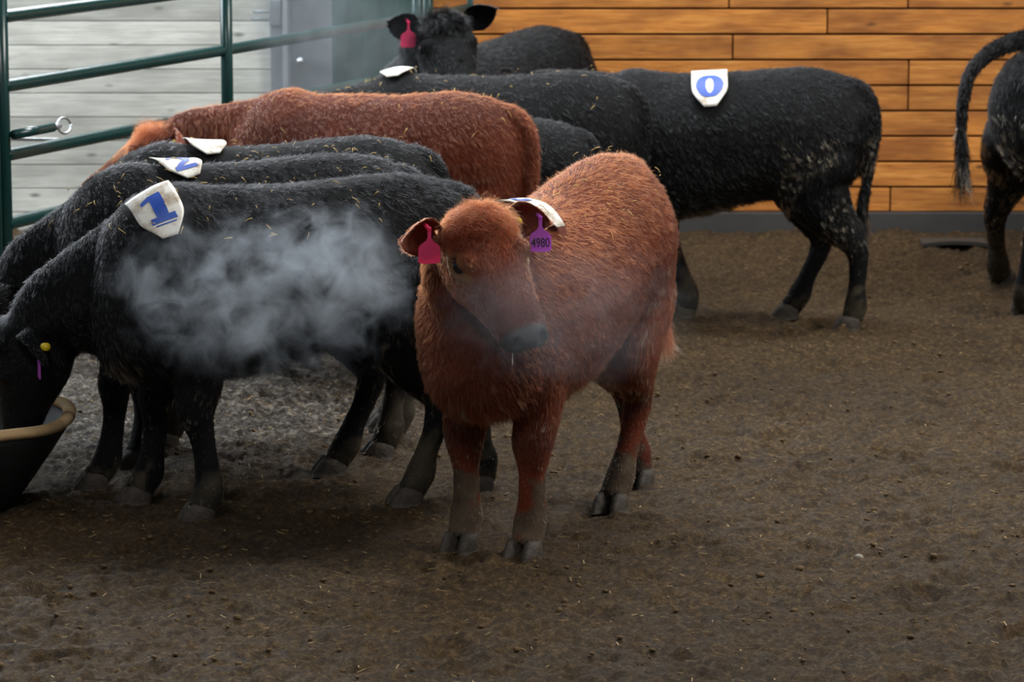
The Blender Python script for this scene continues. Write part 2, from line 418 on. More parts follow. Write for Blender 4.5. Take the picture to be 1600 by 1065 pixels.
# ------------------------------------------------------------------ calf builder
def crom(A, sub):
    A = np.array(A, float); n = len(A); out = []
    for i in range(n - 1):
        p0 = A[max(i - 1, 0)]; p1 = A[i]; p2 = A[i + 1]; p3 = A[min(i + 2, n - 1)]
        for k in range(sub):
            t = k / sub
            out.append(0.5 * (2 * p1 + (p2 - p0) * t + (2 * p0 - 5 * p1 + 4 * p2 - p3) * t * t + (3 * p1 - p0 - 3 * p2 + p3) * t ** 3))
    out.append(A[-1]); return np.array(out)
NR = 30
ANG = np.linspace(0, 2 * math.pi, NR, endpoint=False)
class Soup:
    def __init__(s): s.V = []; s.F = []; s.flow = []; s.part = []; s.par = []
    def loft(s, C, Sd, U, up, dn, w, part, flow, n=2.2, tn=0.0, par=None):
        b = len(s.V); m = len(C)
        ca = np.sign(np.cos(ANG)) * np.abs(np.cos(ANG)) ** (2 / n); sa = np.sign(np.sin(ANG)) * np.abs(np.sin(ANG)) ** (2 / n)
        for i in range(m):
            ww = w[i] * (1 - tn * np.clip(sa, 0, 1) ** 1.5)
            h = np.where(sa > 0, up[i], dn[i])
            pts = C[i] + np.outer(ca * ww, Sd[i]) + np.outer(sa * h, U[i])
            s.V += list(pts); s.flow += [flow[i]] * NR; s.part += [part] * NR; s.par += [i / (m - 1) if par is None else par[i]] * NR
        for i in range(m - 1):
            for j in range(NR):
                s.F.append((b + i * NR + j, b + i * NR + (j + 1) % NR, b + (i + 1) * NR + (j + 1) % NR, b + (i + 1) * NR + j))
        for e, i in ((0, 0), (1, m - 1)):
            s.V.append(C[i]); s.flow.append(flow[i]); s.part.append(part); s.par.append(float(e)); c = len(s.V) - 1
            for j in range(NR):
                f = (c, b + i * NR + (j + 1) % NR, b + i * NR + j)
                s.F.append(f if e == 0 else f[::-1])
def nrm(v): v = np.array(v, float); return v / (np.linalg.norm(v, axis=-1, keepdims=True) + 1e-12)

TORSO = [  # x, ztop, zbot, halfwidth
    (-.615, .93, .76, .070), (-.585, .985, .66, .135), (-.53, 1.035, .58, .180), (-.44, 1.065, .53, .212), (-.33, 1.075, .50, .232),
    (-.20, 1.065, .53, .240), (-.05, 1.050, .495, .258), (.10, 1.045, .455, .266), (.25, 1.050, .435, .258), (.36, 1.060, .435, .248),
    (.46, 1.030, .430, .232), (.54, .975, .445, .195), (.60, .89, .49, .130), (.63, .80, .57, .06)]
HINDL = [(-.36, .88, .085, .15, .17, .085), (-.38, .72, .118, .165, .19, .098), (-.36, .60, .128, .15, .175, .088), (-.41, .49, .130, .105, .12, .074),
         (-.465, .41, .130, .072, .085, .056), (-.505, .345, .130, .050, .058, .045), (-.50, .26, .130, .037, .043, .038), (-.48, .17, .130, .036, .039, .038),
         (-.468, .11, .130, .046, .052, .047), (-.452, .06, .130, .046, .046, .047), (-.44, .035, .130, .048, .044, .047)]
FRONTL = [(.36, .82, .085, .15, .13, .08), (.37, .67, .118, .13, .13, .088), (.335, .55, .128, .110, .105, .084), (.330, .45, .128, .084, .078, .071),
          (.344, .345, .125, .064, .054, .061), (.335, .26, .125, .042, .040, .043), (.33, .17, .125, .039, .039, .041),
          (.332, .105, .125, .046, .050, .051), (.345, .06, .125, .047, .046, .049), (.355, .035, .125, .050, .044, .049)]
HEAD = [  # t, up, down, w
    (-.055, .00, .10, .055), (-.03, .035, .15, .088), (.02, .050, .180, .112), (.08, .056, .190, .122), (.14, .052, .182, .119), (.20, .040, .155, .106),
    (.255, .028, .128, .092), (.31, .020, .112, .084), (.35, .016, .108, .080), (.385, .004, .102, .077), (.41, -.010, .086, .068), (.425, -.03, .062, .046)]

HOOF_CACHE = {}
def hoof_mesh():
    if 'h' in HOOF_CACHE: return HOOF_CACHE['h']
    m = MB()
    for sd in (-1, 1):
        rings = []
        for (z, fx, bx, w) in ((.066, .020, -.030, .012), (.060, .036, -.046, .022), (.044, .048, -.052, .0275), (.026, .060, -.054, .030), (.010, .070, -.052, .0305), (-.012, .074, -.048, .029)):
            R = []
            for j in range(16):
                t = 2 * math.pi * j / 16; cx, cy = math.cos(t), math.sin(t)
                x = fx * cx if cx > 0 else -bx * cx
                y = w * cy * (1 - .28 * max(cx, 0) ** 2)
                R.append((x, sd * (.0305 + .006 * max(x, 0) / .07) + y * .98, z))
            rings.append(R)
        V = [p for R in rings for p in R]; F = [(i * 16 + j, i * 16 + (j + 1) % 16, (i + 1) * 16 + (j + 1) % 16, (i + 1) * 16 + j) for i in range(5) for j in range(16)]
        F += [tuple(range(16)), tuple(80 + j for j in range(16))[::-1]]
        m.add(V, [f[::-1] for f in F])
    me = mesh_from('hoof', m.V, m.F, [M['hoof']]); HOOF_CACHE['h'] = me
    return me

def smooth_vals(vals, E, nv, it):
    deg = np.bincount(E[:, 0], minlength=nv) + np.bincount(E[:, 1], minlength=nv)
    deg = np.maximum(deg, 1)
    for _ in range(it):
        out = np.zeros_like(vals)
        for c in range(vals.shape[1]):
            out[:, c] = np.bincount(E[:, 0], vals[E[:, 1], c], nv) + np.bincount(E[:, 1], vals[E[:, 0], c], nv)
        vals = vals * .4 + .6 * out / deg[:, None]
    return vals

def make_hair(name, parent, mat, Vt, Tri, Nv, flow, length, dens, colr, lift, count, radius, rng, K=6, clump_n=None, clump_f=.55, curl=0.0, curlv=None, jitter=.35, flake=None):
    a, b, c = Vt[Tri[:, 0]], Vt[Tri[:, 1]], Vt[Tri[:, 2]]
    ar = .5 * np.linalg.norm(np.cross(b - a, c - a), axis=1) * dens[Tri].mean(1)
    cum = np.cumsum(ar); idx = np.searchsorted(cum, rng.random(count) * cum[-1]).clip(0, len(Tri) - 1)
    r1 = np.sqrt(rng.random(count)); r2 = rng.random(count)
    wts = np.stack([1 - r1, r1 * (1 - r2), r1 * r2], 1)
    t = Tri[idx]
    def ip(A): return (A[t] * (wts[..., None] if A.ndim == 2 else wts)).sum(1)
    root = ip(Vt); nr = nrm(ip(Nv)); fl = ip(flow); L = ip(length); colh = ip(colr); lf = ip(lift)
    fl = nrm(fl - nr * (fl * nr).sum(1, keepdims=True))
    L = L * rng.uniform(.65, 1.25, count)
    rnd = rng.normal(0, 1, (count, 3)) * (jitter * (1 + .8 * np.clip(nr[:, 2:3], 0, 1)))
    grav = np.array([0, 0, -1.0])
    pts = np.zeros((count, K, 3)); pts[:, 0] = root - nr * .002
    # curl frame
    side = np.cross(nr, fl); ph = rng.uniform(0, 6.28, count)
    cv = np.full(count, curl) if curlv is None else ip(curlv)
    for k in range(1, K):
        s = k / (K - 1)
        up_amt = (lf * (1 - .75 * s))[:, None]
        d = nr * up_amt + fl * (1 - up_amt * .6) + grav * .35 * s + rnd * (.25 + .45 * s)
        d = nrm(d)
        inn = (d * nr).sum(1); d = d + nr * np.clip(.06 - inn, 0, 1)[:, None]
        pts[:, k] = pts[:, k - 1] + nrm(d) * (L / (K - 1))[:, None]
    if clump_n:
        ci = rng.choice(count, min(clump_n, count), replace=False)
        kd = kdtree.KDTree(len(ci))
        for j, q in enumerate(ci): kd.insert(root[q], j)
        kd.balance()
        near = np.array([kd.find(Vector(p))[1] for p in root]); cc = ci[near]
        s = np.linspace(0, 1, K)[None, :, None]
        cvv = cv[cc][:, None, None]
        wob = np.sin(s * 7.0 + ph[cc][:, None, None]) * side[cc][:, None, :] + np.cos(s * 7.0 + ph[cc][:, None, None]) * nr[cc][:, None, :] * .7
        tgt = pts[cc] + wob * cvv * s
        far = np.linalg.norm(root[cc] - root, axis=1)
        f = clump_f * np.clip(1.2 - far / .05, 0, 1)[:, None, None]
        pts = pts + (tgt - pts) * (s ** 1.3) * f
        shade = rng.uniform(.80, 1.12, len(ci))[near]
        if flake is not None:
            fk = ip(flake); on = rng.random(len(ci))[near] < fk
            tan = np.array(rgb(150, 126, 96)) * rng.uniform(.5, 1.25, len(ci))[near][:, None]
            colh = np.where(on[:, None], tan, colh)
    else: shade = 1.0
    colh = np.clip(colh * (shade * rng.uniform(.75, 1.25, count))[:, None], 0, 1)
    hc = bpy.data.hair_curves.new(name); hc.add_curves([K] * count)
    hc.attributes['position'].data.foreach_set('vector', pts.astype(np.float32).ravel())
    ra = hc.attributes.get('radius') or hc.attributes.new('radius', 'FLOAT', 'POINT')
    taper = np.linspace(1, .22, K)[None]; rad = (radius * rng.uniform(.7, 1.2, (count, 1)) * taper).astype(np.float32)
    ra.data.foreach_set('value', rad.ravel())
    at = hc.attributes.new('hcol', 'FLOAT_COLOR', 'CURVE')
    at.data.foreach_set('color', np.concatenate([colh, np.ones((count, 1))], 1).astype(np.float32).ravel())
    hc.materials.append(mat)
    o = bpy.data.objects.new(name, hc); COL.objects.link(o); o.parent = parent; o['kind'] = 'stuff'
    return o

RED = np.array(rgb(136, 57, 26)); RED_D = np.array(rgb(92, 40, 24)); BLK = np.array(rgb(13, 13, 14)); MUD = np.array(rgb(122, 110, 88))

def calf(name, label, front, hind, scale=1.0, color='red', neck=None, hd=(1, 0, -.6), hup=None, feet=None, tail=None, voxel=.012,
         hairs=60000, hair_r=.0009, seed=1, mud=.5, flake=0.0, patch=None, ears=None, tags=(), eyes=False, straw=0, hairlen=1.0, muzzle_detail=False, clumps=None, hipz=0.0):
    rng = np.random.default_rng(seed)
    front = np.array(front[:2], float); hind = np.array(hind[:2], float)
    ax = nrm(front - hind); rz = math.atan2(ax[1], ax[0])
    mid = (front + hind) / 2; loc = mid - ax * (-.065 * scale)      # local feet at +.345 and -.44
    c, s = math.cos(rz), math.sin(rz)
    def toloc(p):
        p = np.array(p, float); d = p[:2] - loc
        return np.array([(d[0] * c + d[1] * s) / scale, (-d[0] * s + d[1] * c) / scale, (p[2] if len(p) > 2 else 0) / scale])
    def vloc(v):
        v = np.array(v, float); return np.array([v[0] * c + v[1] * s, -v[0] * s + v[1] * c, v[2]])
    sp = Soup()
    Y = np.array([0, 1.0, 0]); Z = np.array([0, 0, 1.0]); Xa = np.array([1.0, 0, 0])
    # torso
    T = crom(TORSO, 4)
    sm = np.clip((.15 - T[:, 0]) / .6, 0, 1); sm = sm * sm * (3 - 2 * sm); T[:, 1] += hipz * sm; T[:, 2] += hipz * .5 * sm
    cen = np.stack([T[:, 0], 0 * T[:, 0], T[:, 2] + (T[:, 1] - T[:, 2]) * .52], 1)
    sp.loft(cen, [Y] * len(T), [Z] * len(T), T[:, 1] - cen[:, 2], cen[:, 2] - T[:, 2], T[:, 3], 0, [nrm((-1, 0, -.75))] * len(T), 2.35, .30, np.clip((T[:, 0] + .6) / 1.2, 0, 1))
    # head frame
    poll = np.array(neck if neck is not None else (.86, 0, 1.12))
    hd = nrm(hd)
    up = np.array(hup if hup is not None else (0, 0, 1.0), float); up = nrm(up - hd * (up @ hd)); sd = np.cross(up, hd)   # sd = the animal's left
    def H(t, ss, u): return poll + hd * t + sd * ss + up * u
    # neck
    base = np.array([.33, 0, .80]); end = H(.02, 0, -.055)
    d1 = nrm(end - base)
    midp = (base + end) / 2 + np.array([.05, 0, .03])
    NP = crom([base, (base * .62 + midp * .38) + np.array([.02, 0, .01]), midp, (midp + end) / 2 + np.array([.02, 0, .02]), end], 4)
    m = len(NP); q = np.linspace(0, 1, m)
    tang = nrm(np.gradient(NP, axis=0))
    Us = np.array([nrm((Z * (1 - k) + up * k) - t * ((Z * (1 - k) + up * k) @ t)) for k, t in zip(q, tang)])
    Ss = np.cross(Us, tang)
    sp.loft(NP, Ss, Us, np.interp(q, [0, .35, .7, 1], [.235, .185, .135, .10]), np.interp(q, [0, .35, .7, 1], [.30, .245, .175, .13]),
            np.interp(q, [0, .35, .7, 1], [.175, .135, .105, .09]), 1, [nrm(-t * .5 - Z * .8) for t in tang], 2.1, .25, q)
    # head
    HH = crom(HEAD, 4); HC = np.array([H(t, 0, 0) for t in HH[:, 0]])
    ce = np.array([H(r[0], 0, (r[1] - r[2]) * .5) for r in HH]); hh = (HH[:, 1] + HH[:, 2]) * .5
    sp.loft(ce, [sd] * len(HH), [up] * len(HH), hh, hh, HH[:, 3], 2, [hd] * len(HH), 2.5, .0, np.clip(HH[:, 0] / .44, 0, 1))
    # jaw narrowing is carried by the throat ring; brow bumps
    for q2 in (-1, 1):
        cc = np.array([H(.105, q2 * .082, .020), H(.125, q2 * .088, .022), H(.15, q2 * .088, .018), H(.17, q2 * .080, .012)])
        sp.loft(cc, [sd] * 4, [up] * 4, [.012, .032, .030, .012], [.012, .03, .03, .012], [.012, .030, .028, .012], 2, [hd] * 4, 2.0, 0, [.3] * 4)
    # legs
    hooves = []
    fo = {'fl': (.355, .125), 'fr': (.355, -.125), 'hl': (-.44, .13), 'hr': (-.44, -.13)}
    for key in ('fl', 'fr', 'hl', 'hr'):
        L = crom(FRONTL if key[0] == 'f' else HINDL, 4); sg = 1 if key[1] == 'l' else -1
        off = np.zeros(2)
        if feet and key in feet:
            tg = toloc(feet[key]); off = tg[:2] - np.array(fo[key])
        w = np.clip(1 - L[:, 1] / .78, 0, 1) ** 1.05
        C3 = np.stack([L[:, 0] + off[0] * w, sg * L[:, 2] + off[1] * w, L[:, 1]], 1)
        tg = nrm(np.gradient(C3, axis=0)); Ud = nrm(Xa - tg * (tg @ Xa)[:, None]); Sd = np.cross(tg, Ud)
        sp.loft(C3, Sd, Ud, L[:, 3], L[:, 4], L[:, 5], 3, [nrm(t + np.array([0, 0, -.6])) for t in tg], 2.1, 0, 1 - np.clip(L[:, 1] / .85, 0, 1))
        hooves.append((C3[-1][0] + .012, C3[-1][1]))
    # tail
    if tail is None: tail = [(-.46, 0, 1.005 + hipz), (-.57, 0, .995 + hipz), (-.630, 0, .92 + hipz), (-.640, 0, .78), (-.615, 0, .62), (-.60, 0, .50), (-.60, 0, .42)]
    TP = crom(tail, 5); tt = np.linspace(0, 1, len(TP)); tg = nrm(np.gradient(TP, axis=0))
    Sd = nrm(Y - tg * (tg @ Y)[:, None]); Ud = np.cross(tg, Sd); rr = np.interp(tt, [0, .15, .5, 1], [.045, .036, .025, .017])
    sp.loft(TP, Sd, Ud, rr, rr, rr, 4, list(tg), 2.0, 0, tt)
    # fuse
    V0 = np.array(sp.V); me0 = mesh_from('tmp', V0, sp.F)
    bm = bmesh.new(); bm.from_mesh(me0); bmesh.ops.recalc_face_normals(bm, faces=bm.faces[:]); bm.to_mesh(me0); bm.free()
    tmp = bpy.data.objects.new('tmp', me0); COL.objects.link(tmp)
    md = tmp.modifiers.new('r', 'REMESH'); md.mode = 'VOXEL'; md.voxel_size = voxel
    dg = bpy.context.evaluated_depsgraph_get(); dg.update()
    me = bpy.data.meshes.new_from_object(tmp.evaluated_get(dg))
    bpy.data.objects.remove(tmp); bpy.data.meshes.remove(me0)
    nv = len(me.vertices); Vt = np.zeros(nv * 3, np.float32); me.vertices.foreach_get('co', Vt); Vt = Vt.reshape(-1, 3).astype(float)
    E = np.zeros(len(me.edges) * 2, np.int32); me.edges.foreach_get('vertices', E); E = E.reshape(-1, 2)
    Vt = smooth_vals(Vt, E, nv, max(2, int(round(.030 / voxel))))
    kd = kdtree.KDTree(len(V0))
    for i, p in enumerate(V0): kd.insert(p, i)
    kd.balance()
    ni = np.array([kd.find(Vector(p))[1] for p in Vt])
    part = np.array(sp.part)[ni]; par = np.array(sp.par)[ni]; flow = np.array(sp.flow)[ni]
    # lumps of muscle, winter hair and folds
    n0 = (vn3(Vt, 5.0, seed) - .5) * .022 * np.isin(part, [0, 1]) + (vn3(Vt, 17.0, seed + 3) - .5) * .008 * (part != 2)
    me.vertices.foreach_set('co', Vt.astype(np.float32).ravel()); me.update()
    def normals():
        a = np.zeros(len(me.vertices) * 3, np.float32); me.vertices.foreach_get('normal', a); return a.reshape(-1, 3).astype(float)
    Nv = normals(); Vt = Vt + Nv * n0[:, None]
    # head detail
    hl = np.stack([(Vt - poll) @ hd, (Vt - poll) @ sd, (Vt - poll) @ up], 1)
    ish = part == 2
    isred = color == 'red'
    base = (RED if isred else BLK)
    col = np.tile(base, (nv, 1)) * (.45 + 1.1 * vn3(Vt, 4, seed))[:, None] * (.7 + .6 * vn3(Vt, 14, seed + 6))[:, None]
    wet = np.zeros(nv)
    nose = ish * np.clip((hl[:, 0] - .372 + .25 * (hl[:, 2] + .045) * (hl[:, 2] < -.05)) / .015, 0, 1) * (hl[:, 2] > -.088)
    eyepos = []
    if eyes:
        bvh = BVHTree.FromPolygons([tuple(p) for p in Vt], [tuple(p.vertices) for p in me.polygons])
        for q2 in (-1, 1):
            o = H(.128, q2 * .3, .0); h = bvh.ray_cast(Vector(o), Vector(-q2 * sd))
            ep = np.array(h[0]) if h[0] is not None else H(.13, q2 * .105, .0)
            eyepos.append((ep - q2 * sd * .0125, q2))
            dd = np.linalg.norm(Vt - ep, axis=1)
            dvec = (Vt - ep); al = dvec @ hd; uu = dvec @ up
            de = np.sqrt((al / 1.35) ** 2 + (uu / .85) ** 2 + ((dvec @ sd) / 1.2) ** 2)
            Vt = Vt - (q2 * sd)[None] * (.014 * np.exp(-(de / .019) ** 4))[:, None] * ish[:, None]
            Vt = Vt + (q2 * sd)[None] * (.007 * np.exp(-((de - .030) / .009) ** 2))[:, None] * ish[:, None]
            ringm = np.exp(-((de - .036) / .016) ** 2) * ish * (.35 + .65 * (uu < .01))
            lid = np.exp(-(de / .022) ** 4) * ish
            if isred: col = col * (1 - .8 * ringm[:, None]) + np.array(rgb(190, 150, 108)) * .8 * ringm[:, None]
            col = col * (1 - lid[:, None]) + np.array(rgb(22, 14, 12)) * lid[:, None]
        for q2 in (-1, 1):
            nd = np.sqrt(((hl[:, 0] - .409) / 1.3) ** 2 + ((hl[:, 1] - q2 * .040) / .9) ** 2 + ((hl[:, 2] + .030 + .25 * abs(hl[:, 1] * 0)) / 1.15) ** 2)
            f = np.exp(-(nd / .0145) ** 4) * ish
            Vt = Vt - (hd * .9 - up * .1)[None] * (.020 * f)[:, None]
            rim = np.exp(-((nd - .023) / .006) ** 2) * ish
            Vt = Vt + hd[None] * (.004 * rim)[:, None]
            nose = np.maximum(nose, rim * .9)
            col = col * (1 - f[:, None])
        mo = np.exp(-((hl[:, 2] + .083 + .06 * (hl[:, 0] - .43)) / .006) ** 2) * ish * (hl[:, 0] > .30)
        Vt = Vt - nrm(Vt - H(.38, 0, -.05)) * (.006 * mo)[:, None]
        col = col * (1 - .75 * mo[:, None])
    nose = np.clip(nose, 0, 1)
    nostr = (col.sum(1) < .002)
    col = np.where((nose[:, None] > 0) & ~nostr[:, None], col * (1 - nose[:, None]) + np.array(rgb(88, 86, 88)) * (.7 + .6 * vn3(Vt, 60, 2))[:, None] * nose[:, None], col)
    wet = np.maximum(wet, nose)
    # mud on the legs
    zz = Vt[:, 2]; legm = (part == 3) * np.clip((.19 + .5 * (vn3(Vt, 9, seed + 5) - .5) + .35 * (vn3(Vt, 30, seed + 7) - .5) - zz) / .06, 0, 1)
    legm = legm * np.clip(mud * 1.6, 0, 1)
    col = col * (1 - .85 * legm[:, None]) + MUD * (.25 + 1.5 * vn3(Vt, 28, 4) ** 1.4)[:, None] * .85 * legm[:, None] * (1 if isred else .55)
    if isred:                                       # darker hair on face sides and knees
        kn = (part == 3) * np.exp(-((zz - .36) / .05) ** 2) * .55
        col = col * (1 - kn[:, None]) + RED_D * .5 * kn[:, None]
        fz = ish * np.clip((hl[:, 0] - .2) / .15, 0, 1) * .5 * (1 - nose)
        col = col * (1 - fz[:, None]) + RED_D * fz[:, None]
    me.vertices.foreach_set('co', Vt.astype(np.float32).ravel()); me.update()
    # hair fields
    ln = np.select([part == 0, part == 1, part == 2, part == 3, part == 4],
                   [.030 + .026 * np.clip((.60 - zz) / .12, 0, 1), np.full(nv, .034), np.full(nv, .018), np.interp(par, [.2, .5, .72, 1], [.034, .026, .013, .016]), np.interp(par, [0, .3, .7, .8, 1], [.030, .028, .035, .07, .11])], .02)
    pollh = ish * np.exp(-((hl[:, 0] - .01) / .07) ** 2) * np.clip((hl[:, 2] + .01) / .04, 0, 1)
    ln = ln + pollh * .060
    ln = np.where(ish & (hl[:, 0] > .29), .011, ln)
    lift = np.select([part == 2, part == 3, part == 4], [.16, .18, .35], .22) + pollh * .95
    dens = np.select([part == 2, part == 3, part == 4], [3.2, 2.0, 2.2], 1.0) * (1 - .97 * (nose > .3)) * (1 - .9 * nostr)
    for (ep, q2) in eyepos:
        dd = np.linalg.norm(Vt - ep, axis=1); dens = np.where(dd < .026, 0, dens); ln = np.where(dd < .045, .006, ln)
    curl = np.select([part == 1, part == 0, part == 4], [.008, .006, .014], .002) + pollh * .035
    fl5 = smooth_vals(np.concatenate([flow, ln[:, None], lift[:, None], curl[:, None]], 1), E, nv, 6)
    flow, ln, lift, curl = fl5[:, :3], fl5[:, 3] * hairlen, fl5[:, 4], fl5[:, 5]
    flow = flow + .35 * np.stack([vn3(Vt, 6, 31) - .5, vn3(Vt, 6, 41) - .5, vn3(Vt, 6, 51) - .5], 1) * 2
    # flakes of dried dung: hind thighs, belly edge, lower legs
    fk = np.zeros(nv)
    if flake > 0:
        hindq = (Vt[:, 0] < -.25) & (zz < .80) & (zz > .28)
        fk = flake * (((part == 3) & (zz < .30) & (zz > .10)) * .22 * isred + hindq * np.clip((vn3(Vt, 9, seed + 8) - .42) * 7, 0, 1) * .6 + ((zz < .52) & np.isin(part, [0])) * .30 + ((part == 3) & (zz < .45)) * np.clip((vn3(Vt, 12, seed + 9) - .45) * 6, 0, 1) * .45)
    # ---------------- ears
    EV, EF, EC = [], [], []
    earinfo = {}
    ears = ears or {}
    for q2, key in ((1, 'l'), (-1, 'r')):
        e = ears.get(key, (.25, -.05))       # lift up, swing back
        eo = nrm(sd * q2 * 1.0 + up * e[0] - hd * e[1]); LE, WE = .172, .060
        fwd = nrm(hd * .75 + up * .45 - Z * .0); fwd = nrm(fwd - eo * (fwd @ eo)); bb = np.cross(eo, fwd)
        if len(e) > 2:                            # roll of the ear opening about its own axis
            cr, sr = math.cos(e[2]), math.sin(e[2]); fwd, bb = fwd * cr + bb * sr, bb * cr - fwd * sr
        b0 = H(.014, q2 * .090, -.026)
        nt, nvv = 14, 9; idx = {}
        for lay in (0, 1):
            for i in range(nt + 1):
                t = i / nt; wv = WE * (math.sin(math.pi * min(1, (t * .93 + .07)) ** .85) ** .72) * (.55 + .45 * min(1, t * 3)) if t < 1 else .002
                for j in range(nvv):
                    v = -1 + 2 * j / (nvv - 1)
                    cup = .050 * (1 - t * .75) * (1 - v * v) + .012 * math.sin(t * math.pi)
                    p = b0 + eo * (LE * t) + bb * (wv * v) - fwd * cup - fwd * (.006 * lay * (1 - v * v * .8)) - Z * .018 * t * t
                    idx[(lay, i, j)] = len(EV); EV.append(p)
                    if lay == 0: EC.append(np.array(rgb(150, 84, 62)) * (1.0 if abs(v) > .55 else .8) if isred else BLK * 1.2)
                    else: EC.append(base * .9)
        for i in range(nt):
            for j in range(nvv - 1):
                f0 = (idx[0, i, j], idx[0, i + 1, j], idx[0, i + 1, j + 1], idx[0, i, j + 1]); f1 = (idx[1, i, j], idx[1, i, j + 1], idx[1, i + 1, j + 1], idx[1, i + 1, j])
                if q2 < 0: f0, f1 = f0[::-1], f1[::-1]
                EF += [f0, f1]
            for j in (0, nvv - 1):
                f = (idx[0, i, j], idx[1, i, j], idx[1, i + 1, j], idx[0, i + 1, j]); EF.append(f if (j == 0) == (q2 > 0) else f[::-1])
        earinfo[key] = (b0, eo, fwd, bb, LE)
    # final body mesh = fused surface + ear leaves
    polys = [tuple(p.vertices) for p in me.polygons]
    allV = np.concatenate([Vt, np.array(EV)]); allF = polys + [tuple(i + nv for i in f) for f in EF]
    allV_s = allV * scale
    bme = mesh_from(name, allV_s, allF, [M['hide']])
    allcol = np.concatenate([col, np.array(EC)]); allwet = np.concatenate([wet, np.zeros(len(EV))])
    ca = bme.attributes.new('col', 'FLOAT_COLOR', 'POINT'); ca.data.foreach_set('color', np.concatenate([allcol * np.concatenate([np.full(nv, .42 if isred else .6), np.full(len(EV), 1.0)])[:, None], np.ones((len(allcol), 1))], 1).astype(np.float32).ravel())
    wa = bme.attributes.new('wet', 'FLOAT', 'POINT'); wa.data.foreach_set('value', allwet.astype(np.float32))
    ta = bme.attributes.new('thin', 'FLOAT', 'POINT'); ta.data.foreach_set('value', np.concatenate([np.zeros(nv), np.ones(len(EV))]).astype(np.float32))
    bpy.data.meshes.remove(me)
    root = link(name, bme); root.location = (loc[0], loc[1], 0); root.rotation_euler = (0, 0, rz)
    tag(root, label, 'calf', 'calves standing in the barn pen')
    # number patch glued across the withers
    if patch:
        bvh = BVHTree.FromPolygons([tuple(p) for p in allV], polys)
        x0, phi0, rot, hw, hh2, digit, ctr = patch
        zc = .80
        def surf(a, b, offs):
            aa = a * math.cos(rot) - b * math.sin(rot); bb2 = a * math.sin(rot) + b * math.cos(rot)
            x = x0 - aa; ph = phi0 - bb2 / .27
            d = np.array([0, math.sin(ph), math.cos(ph)]); o = np.array([x, 0, zc])
            h = bvh.ray_cast(Vector(o + d * 1.2), Vector(-d))
            hp = np.array(h[0]) if h[0] is not None else o + d * .25
            return (hp + d * offs)
        def wid(b):      # outline: straight sides above, tapered to a blunt end below
            v = (b / hh2)
            return hw * (1.0 if v > -.35 else max(.34, 1.0 + (v + .35) * 1.02)) * (1 - .0 * v)
        NA, NB = 12, 16; Pt = [[surf(wid(-hh2 + 2 * hh2 * j / NB) * (-1 + 2 * i / NA), -hh2 + 2 * hh2 * j / NB, .020) for i in range(NA + 1)] for j in range(NB + 1)]
        Pt = np.array(Pt)
        for _ in range(8): Pt[1:-1, 1:-1] = .5 * Pt[1:-1, 1:-1] + .125 * (Pt[2:, 1:-1] + Pt[:-2, 1:-1] + Pt[1:-1, 2:] + Pt[1:-1, :-2])
        for _ in range(3):
            Pt[1:-1, 0] = .5 * Pt[1:-1, 0] + .25 * (Pt[2:, 0] + Pt[:-2, 0]); Pt[1:-1, -1] = .5 * Pt[1:-1, -1] + .25 * (Pt[2:, -1] + Pt[:-2, -1])
        ax0 = np.array([x0, 0, zc]); outd = nrm(Pt - (Pt * np.array([1, 0, 0]) + np.array([0, 0, zc])))
        m = MB(); n1 = (NA + 1) * (NB + 1)
        Vp = np.concatenate([(Pt + outd * .004).reshape(-1, 3), Pt.reshape(-1, 3)]) * scale
        Fp = []
        for j in range(NB):
            for i in range(NA):
                a = j * (NA + 1) + i; f = (a, a + 1, a + NA + 2, a + NA + 1); Fp += [f, tuple(q + n1 for q in f[::-1])]
        rimi = [i for i in range(NA + 1)] + [j * (NA + 1) + NA for j in range(1, NB + 1)] + [NB * (NA + 1) + i for i in range(NA - 1, -1, -1)] + [j * (NA + 1) for j in range(NB - 1, 0, -1)]
        for q in range(len(rimi)):
            a, b = rimi[q], rimi[(q + 1) % len(rimi)]; Fp.append((b, a, a + n1, b + n1))
        m.add(Vp, Fp); po = m.build('number_patch', M['patch'], root)
        po['label'] = 'white number patch glued over the withers'
        # digit as a ribbon laid on the patch
        def onp(a, b):
            v = np.clip((b + hh2) / (2 * hh2), 0, 1) * NB; j = min(int(v), NB - 1); fv = v - j
            w = wid(b); u = np.clip((a / w + 1) / 2, 0, 1) * NA; i = min(int(u), NA - 1); fu = u - i
            def I(Q): return (Q[j, i] * (1 - fu) + Q[j, i + 1] * fu) * (1 - fv) + (Q[j + 1, i] * (1 - fu) + Q[j + 1, i + 1] * fu) * fv
            return (I(Pt) + I(outd) * .0062) * scale
        strips = []
        if digit == '0':
            t = np.linspace(0, 2 * math.pi, 41); th = np.abs(np.cos(t))
            strips.append([(.037 * math.cos(k), .055 * math.sin(k), math.cos(k), math.sin(k), .009 + .011 * abs(math.cos(k))) for k in t])
        if digit == '1':
            strips += [[(0.002, .058, 1, 0, .020), (0.002, -.05, 1, 0, .020)], [(-.018, .046, 0, 1, .011), (-.044, .034, 0, 1, .009)], [(-.040, -.058, 0, 1, .0125), (.044, -.058, 0, 1, .0125)], [(-.030, -.080, 0, 1, .0025), (.036, -.080, 0, 1, .0025)]]
        if digit == '2':
            arc = [(-.004 + .031 * math.cos(k), .024 + .031 * math.sin(k), math.cos(k), math.sin(k), .006 + .009 * max(0, math.cos(k - .3))) for k in np.linspace(2.85, -.75, 22)]
            strips += [arc, [(.022, .000, .75, -.65, .012), (-.030, -.046, .75, -.65, .008)], [(-.040, -.052, 0, 1, .012), (.038, -.052, 0, 1, .012)]]
        dm = MB()
